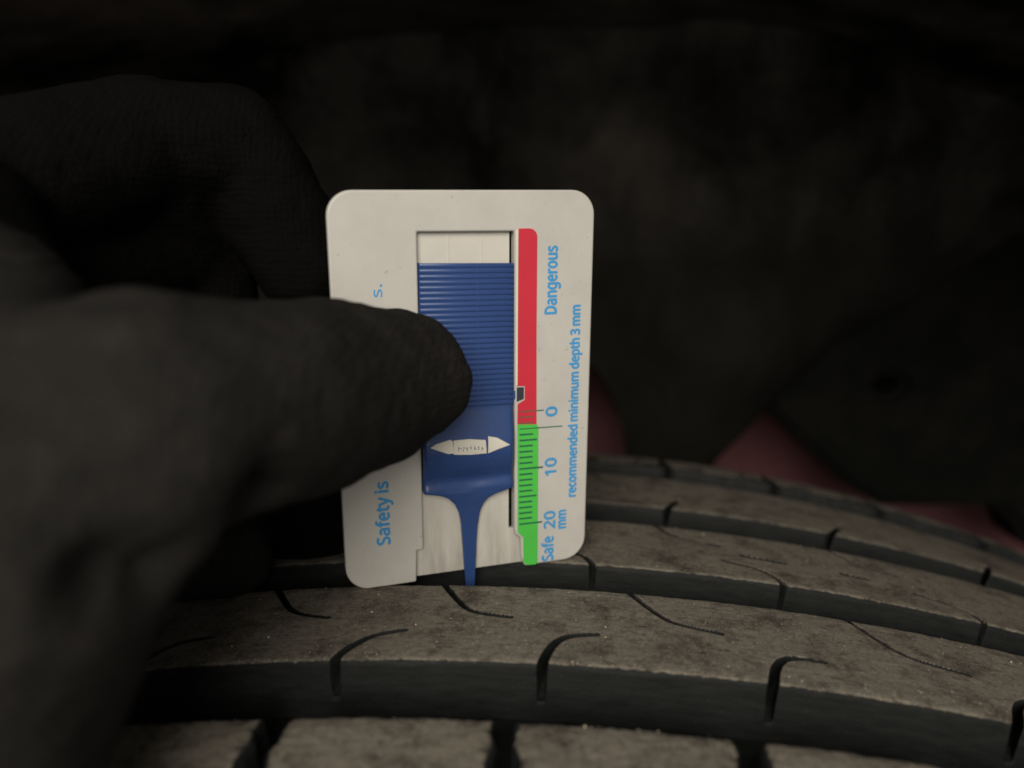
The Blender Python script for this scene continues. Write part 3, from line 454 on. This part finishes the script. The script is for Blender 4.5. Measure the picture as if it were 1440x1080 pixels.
for i, v in enumerate(vv):
    xl, xr = interp(v, left), interp(v, right); width = xr - xl
    x = xl + width * cross; tilt = -0.028 * x if v > -16 else 0
    dish = -0.55 * np.exp(-((v + 16.8) / 1.8) ** 2) * np.exp(-(((cross - 0.5)) / 0.22) ** 2)    # hollow above the prong
    z = np.where(drop > 5, -1.18, hs[i] - drop * min(1, width / 6) + dish)
    P[i] = np.stack([x, v + tilt + 0 * x, z + 0 * x], -1)
slider = new_obj('slider', grid_mesh(P * MM, flip=True), BLUE, gauge)
bmx = bmesh.new(); bmx.from_mesh(slider.data); bmesh.ops.holes_fill(bmx, edges=[e for e in bmx.edges if e.is_boundary]); bmesh.ops.recalc_face_normals(bmx, faces=bmx.faces)
bmx.to_mesh(slider.data); bmx.free(); slider.data.polygons.foreach_set('use_smooth', [True] * len(slider.data.polygons))
ridge_me = None
for k in range(27):
    y = 22.55 - k * 0.945
    if ridge_me is None:
        n = 7; ang = np.linspace(0, math.pi, n); px = np.array([-8.35, -8.2, 8.05, 8.2])
        Pr = np.zeros((4, n, 3))
        for j in range(4):
            sc = 0.35 if j in (0, 3) else 1.0
            Pr[j, :, 0] = px[j]; Pr[j, :, 1] = np.cos(ang) * 0.40 - 0.024 * px[j]; Pr[j, :, 2] = -0.13 + np.sin(ang) * 0.2 * sc
        ridge_me = grid_mesh(Pr * MM); ridge_me.materials.append(BLUE); ridge_me.polygons.foreach_set('use_smooth', [True] * len(ridge_me.polygons))
    o = bpy.data.objects.new('grip_ridge', ridge_me); COL.objects.link(o); o.parent = slider; o.location = (0, y * MM, 0)
extrude('pointer', [(8.1, -0.1), (9.0, -0.1), (9.5, -0.45), (9.9, -0.45), (9.9, -1.1), (9.5, -1.1), (9.0, -1.7), (8.1, -1.7)], -1.0, -0.05, BLUE, slider, 0.08)
extrude('pointer_slot', [(8.80, 0.52), (10.16, 0.47), (10.16, -1.76), (8.80, -2.2)], 0.0, 0.03, m_plastic('dark_slot', (0.03, 0.035, 0.05), 0.7), gauge)
# arrow label on the crest of the slider
def label_piece(name, pts, mat, lift, th):
    bm = bmesh.new(); vs = [bm.verts.new((x * MM, y * MM, 0)) for x, y in pts]; f = bm.faces.new(vs)
    bmesh.ops.triangulate(bm, faces=[f]); bmesh.ops.subdivide_edges(bm, edges=bm.edges[:], cuts=3, use_grid_fill=True)
    r = bmesh.ops.extrude_face_region(bm, geom=bm.faces[:])
    up = {g for g in r['geom'] if isinstance(g, bmesh.types.BMVert)}
    for v in bm.verts:
        y = v.co.y / MM + 0.028 * v.co.x / MM
        v.co.z = (float(np.mean(interp(y + np.linspace(-.5, .5, 9), hgt))) + lift + (th if v in up else 0)) * MM
    bmesh.ops.recalc_face_normals(bm, faces=bm.faces)
    me = bpy.data.meshes.new('m'); bm.to_mesh(me); bm.free(); return new_obj(name, me, mat, slider, False)
label_piece('arrow_head', [(-7.675, -8.583), (-6.655, -8.034), (-3.979, -7.518), (-3.6, -7.818), (-3.506, -9.937), (-4.532, -9.961)], LABEL, -0.02, 0.22)
nameplate = label_piece('arrow_shaft', [(-3.47, -7.7), (-0.638, -7.718), (2.357, -8.148), (2.477, -10.564), (-0.408, -10.528), (-3.51, -10.201)], LABEL, -0.02, 0.22)
label_piece('arrow_head', [(2.886, -7.535), (4.6, -7.97), (6.868, -9.403), (4.598, -9.979), (2.74, -10.592)], LABEL, -0.02, 0.22)
for i in range(7):                                        # worn, unreadable raised marks on the arrow shaft
    x0 = -2.75 + i * 0.70; yb = -9.72 - 0.07 * (x0 + 2.7)
    for q in range(3):
        a, b = rng.uniform(0, 0.3), rng.uniform(0, 0.7); c, d = (a + rng.uniform(0.2, 0.34), b + 0.17) if q % 2 else (a + 0.14, b + rng.uniform(0.3, 0.5))
        label_piece('worn_mark', [(x0 + a, yb + b), (x0 + c, yb + b), (x0 + c, yb + d), (x0 + a, yb + d)], GREY, 0.2, 0.05 + 0.01 * q)

# ------------------------------------------------------------------ gloved hand: one continuous surface grown from tapered limbs
J = {'thumb_tip': ((-0.00738, -0.04065, 0.91248), 0.0109), 'thumb_mid': ((-0.01182, -0.05005, 0.91224), 0.0125), 'thumb_ip': ((-0.01652, -0.06241, 0.91258), 0.0134), 'thumb_b': ((-0.01906, -0.07446, 0.91418), 0.0128), 'thumb_mcp': ((-0.02531, -0.0879, 0.91462), 0.0138), 'thenar': ((-0.03713, -0.09799, 0.90599), 0.0187), 'wrist': ((-0.05219, -0.09529, 0.87639), 0.0198), 'arm': ((-0.10298, -0.07796, 0.80985), 0.025), 'heel': ((-0.05123, -0.07597, 0.883), 0.011), 'index_mcp': ((-0.07161, -0.0543, 0.93817), 0.013), 'index_pip': ((-0.05703, -0.02511, 0.95144), 0.012), 'index_dip': ((-0.04423, -0.01397, 0.95347), 0.0108), 'index_tip': ((-0.03329, -0.00677, 0.93077), 0.01), 'mid_mcp': ((-0.07567, -0.05671, 0.92412), 0.013), 'mid_pip': ((-0.05786, -0.00661, 0.93383), 0.0125), 'mid_dip': ((-0.04939, -0.00693, 0.88317), 0.0102), 'mid_tip': ((-0.03323, -0.00344, 0.87395), 0.0106), 'ring_mcp': ((-0.07602, -0.06088, 0.91042), 0.0125), 'ring_pip': ((-0.07332, -0.03473, 0.89517), 0.011), 'ring_dip': ((-0.06004, -0.02487, 0.87575), 0.0092), 'ring_tip': ((-0.04547, -0.02423, 0.87482), 0.0083), 'pinky_mcp': ((-0.07276, -0.06783, 0.89719), 0.0115), 'pinky_pip': ((-0.07174, -0.0526, 0.884), 0.0095), 'pinky_tip': ((-0.06679, -0.0459, 0.88623), 0.0085)}
BONES = [('thumb_tip', 'thumb_mid'), ('thumb_mid', 'thumb_ip'), ('thumb_ip', 'thumb_b'), ('thumb_b', 'thumb_mcp'), ('thumb_mcp', 'thenar'), ('thenar', 'wrist'), ('wrist', 'arm'), ('index_mcp', 'index_pip'), ('index_pip', 'index_dip'), ('index_dip', 'index_tip'), ('mid_mcp', 'mid_pip'), ('mid_pip', 'mid_dip'), ('mid_dip', 'mid_tip'), ('ring_mcp', 'ring_pip'), ('ring_pip', 'ring_dip'), ('ring_dip', 'ring_tip'), ('pinky_mcp', 'pinky_pip'), ('pinky_pip', 'pinky_tip'), ('wrist', 'heel'), ('heel', 'pinky_mcp'), ('heel', 'thenar'), ('wrist', 'index_mcp'), ('wrist', 'mid_mcp'), ('wrist', 'ring_mcp'), ('wrist', 'pinky_mcp'), ('thenar', 'index_mcp'), ('thenar', 'mid_mcp'), ('index_pip', 'mid_pip'), ('index_mcp', 'mid_mcp'), ('mid_mcp', 'ring_mcp'), ('ring_mcp', 'pinky_mcp'), ('thenar', 'ring_mcp')]
def hand_mesh():
    bm = bmesh.new()
    for a, b in BONES:
        pa_, ra = Vector(J[a][0]), J[a][1]; pb, rb = Vector(J[b][0]), J[b][1]
        n = max(3, int((pb - pa_).length / 0.0022))
        for i in range(n + 1):
            t = i / n; m = Matrix.Translation(pa_.lerp(pb, t))
            bmesh.ops.create_icosphere(bm, subdivisions=3, radius=ra + (rb - ra) * t, matrix=m)
    me = bpy.data.meshes.new('m'); bm.to_mesh(me); bm.free()
    o = bpy.data.objects.new('t', me); COL.objects.link(o)
    md = o.modifiers.new('r', 'REMESH'); md.mode = 'VOXEL'; md.voxel_size = 0.0008
    sm = o.modifiers.new('s', 'SMOOTH'); sm.factor = 0.5; sm.iterations = 22
    bpy.context.view_layer.update()
    out = bpy.data.meshes.new_from_object(o.evaluated_get(bpy.context.evaluated_depsgraph_get())); bpy.data.objects.remove(o)
    n = len(out.vertices); co = np.empty(n * 3, np.float32); out.vertices.foreach_get('co', co); co = co.reshape(-1, 3).astype(float)
    no = np.empty(n * 3, np.float32); out.vertex_normals.foreach_get('vector', no); no = no.reshape(-1, 3)
    q = co / MM
    # loose cloth: broad folds, then finer puckers
    d = 0.9 * vnoise(q[:, 0] * 0.085 + q[:, 1] * 0.03, q[:, 2] * 0.11 + q[:, 1] * 0.05) + 0.6 * vnoise(q[:, 0] * 0.22 + 40, q[:, 2] * 0.26 + q[:, 1] * 0.13) + 0.3 * vnoise(q[:, 0] * 0.6 + q[:, 1] * .2, q[:, 2] * 0.6)
    for p, rad_, dep in [((-0.01557, -0.08651, 0.90713), 2.4, 4.5), ((-0.01537, -0.08486, 0.90467), 2.2, 4.5), ((-0.01515, -0.0882, 0.90915), 2.2, 2.5), ((-0.01691, -0.10525, 0.90441), 2.6, 3.5), ((-0.01783, -0.10717, 0.9054), 2.6, 2.5), ((-0.01784, -0.09948, 0.90276), 2.4, 2.5)]:
        w = np.exp(-((q - np.array(p) * 1000) ** 2).sum(1) / (2 * rad_ ** 2)); d = d - dep * w
    co = co + no * (d * MM)[:, None]
    out.vertices.foreach_set('co', co.astype(np.float32).reshape(-1)); out.update()
    def near(names):                                     # distance to the nearest of some limbs
        best = np.full(n, 1e9)
        for a, b in names:
            A = np.array(J[a][0]); B = np.array(J[b][0]) - A; u = np.clip(((co - A) @ B) / (B @ B), 0, 1)
            best = np.minimum(best, np.linalg.norm(co - A - u[:, None] * B, axis=1))
        return best
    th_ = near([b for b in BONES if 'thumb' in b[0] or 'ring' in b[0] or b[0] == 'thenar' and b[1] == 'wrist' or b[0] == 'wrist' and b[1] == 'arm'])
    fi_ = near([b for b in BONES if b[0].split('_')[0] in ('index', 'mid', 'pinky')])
    set_attr(out, 'lit', np.clip(0.5 + (fi_ - th_) / 0.012, 0, 1))          # light painted on thumb, ball and ring finger; other fingers painted as shaded
    return out
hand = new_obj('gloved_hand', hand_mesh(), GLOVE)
tag(hand, 'gloved hand in black knit fabric pinching the white gauge with its thumb in front', 'hand')
# knitted cuff at the wrist, beyond the frame
def tube(name, p0, p1, r0, r1, mat, parent, ribs):
    p0, p1 = Vector(p0), Vector(p1); q = (p1 - p0).to_track_quat('Z', 'Y'); L = (p1 - p0).length
    U = np.linspace(0, 2 * math.pi, 96, endpoint=False); V = np.linspace(0, 1, 24); Pp = np.zeros((96, 24, 3))
    for i, u in enumerate(U):
        for j, v in enumerate(V):
            r = (r0 + (r1 - r0) * v) * (1 + 0.02 * math.sin(u * ribs)); Pp[i, j] = (p0 + q @ Vector((r * math.cos(u), r * math.sin(u), v * L)))[:]
    return new_obj(name, grid_mesh(Pp, closed_u=True), mat, parent)
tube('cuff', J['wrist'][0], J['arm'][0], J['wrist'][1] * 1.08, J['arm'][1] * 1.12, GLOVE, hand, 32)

# ------------------------------------------------------------------ wheel arch behind the tyre
def hang(name, low, y, ztop, mat, bulge, seed, thick):
    """a moulded sheet hanging from ztop down to the outline low [(x, z)], with depth"""
    a = np.array(low); X = np.unique(np.concatenate([np.arange(a[0, 0], a[-1, 0], 0.004), a[:, 0]])); zl = np.interp(X, a[:, 0], a[:, 1])
    V = np.linspace(0, 1, 150) ** 1.5
    XX, VV = np.meshgrid(X, V, indexing='ij'); ZZ = zl[:, None] + (ztop - zl[:, None]) * VV
    n = bulge * (1.0 * vnoise(XX * 9 + seed, ZZ * 8) + 0.5 * vnoise(XX * 22 + seed, ZZ * 17 + XX * 9) + 0.22 * vnoise(XX * 50, ZZ * 44 + seed))
    e = np.exp(-VV * 25)
    Pp = np.stack([XX, y + n * (1 - e) + thick * e, ZZ], -1)
    o = new_obj(name, grid_mesh(Pp), mat)
    sol = o.modifiers.new('thickness', 'SOLIDIFY'); sol.thickness = 0.004; sol.offset = 0
    return o
liner = hang('wheel_arch_liner', [(-0.6207, 0.8639), (-0.0107, 0.8786), (0.0362, 0.8786), (0.0422, 0.8698), (0.0486, 0.8575), (0.0537, 0.8396), (0.0572, 0.8179), (0.0893, 0.8181), (0.0983, 0.8319), (0.1096, 0.8441), (0.122, 0.8587), (0.1368, 0.8751), (0.159, 0.8955), (0.2335, 0.9413), (0.4302, 0.9794)], 0.215, 1.7, LINER, 0.05, 3.0, 0.012)
tag(liner, 'dusty black wheel arch liner filling the background above the tyre', 'wheel arch liner')
def arch_shade_shell():  # unseen overhead shell, added to block the lamp and shade fingers and background
    A = np.radians(np.linspace(-80, 80, 121)); V = np.concatenate([[0, 0.0, 0.004, 0.012], np.linspace(0.02, 1, 30)])
    rr = np.concatenate([[0.607, 0.589, 0.585, 0.587], 0.591 + 0.02 * np.linspace(0, 1, 30)])
    AA, VV = np.meshgrid(A, V, indexing='ij'); RR = rr[None, :] + 0.006 * vnoise(AA * 14, VV * 9)
    Pp = np.stack([RR * np.sin(AA), -0.105 + 0.40 * VV, 0.436 + RR * np.cos(AA)], -1)
    o = new_obj('arch_shade_shell', grid_mesh(Pp), LINER, liner); sol = o.modifiers.new('thickness', 'SOLIDIFY'); sol.thickness = 0.003; return o
arch_shade_shell()
def bracket():
    pts = [(0.1276, 0.8538), (0.1486, 0.8334), (0.1712, 0.8128), (0.1861, 0.8045), (0.2076, 0.8039), (0.236, 0.8046), (0.246, 0.8028), (0.2545, 0.7952), (0.2614, 0.7812), (0.3167, 0.7723), (0.3297, 0.9511), (0.1461, 0.9532), (0.0963, 0.8903)]
    hx, hz = (0.1856, 0.8678)
    bm = bmesh.new(); vs = [bm.verts.new((x, 0, z)) for x, z in pts]
    hole = [bm.verts.new((hx + (0.0062 + 0.0014 * math.sin(2 * t + 1)) * math.cos(t), 0, hz + 0.0050 * math.sin(t))) for t in np.linspace(0, 2 * math.pi, 25)[:-1]]
    es = [bm.edges.new((vs[i], vs[(i + 1) % len(vs)])) for i in range(len(vs))] + [bm.edges.new((hole[i], hole[(i + 1) % 24])) for i in range(24)]
    bmesh.ops.triangle_fill(bm, edges=es, use_beauty=True)
    r = bmesh.ops.extrude_face_region(bm, geom=bm.faces[:])
    for v in [g for g in r['geom'] if isinstance(g, bmesh.types.BMVert)]: v.co.y += 0.035
    bmesh.ops.recalc_face_normals(bm, faces=bm.faces)
    bmesh.ops.bevel(bm, geom=[e for e in bm.edges if len(e.link_faces) == 2 and e.calc_face_angle() > 0.8], offset=0.004, segments=3, affect='EDGES', clamp_overlap=True)
    for v in bm.verts: v.co.y += 0.235
    me = bpy.data.meshes.new('m'); bm.to_mesh(me); bm.free(); return new_obj('suspension_bracket', me, IRON, smooth=False)
tag(bracket(), 'black iron bracket with one round hole at right behind the tyre', 'bracket')
X = np.linspace(-0.7, 0.8, 61); Z = np.linspace(0.3, 1.7, 61); XX, ZZ = np.meshgrid(X, Z, indexing='ij')
body = new_obj('red_body_panel', grid_mesh(np.stack([XX, 0.36 + 0.05 * (XX - 0.2) ** 2 + 0.02 * np.sin(ZZ * 9), ZZ], -1)), PAINT)
sol = body.modifiers.new('thickness', 'SOLIDIFY'); sol.thickness = 0.003
tag(body, 'dull red painted car body panel showing in gaps behind the tyre', 'car panel')
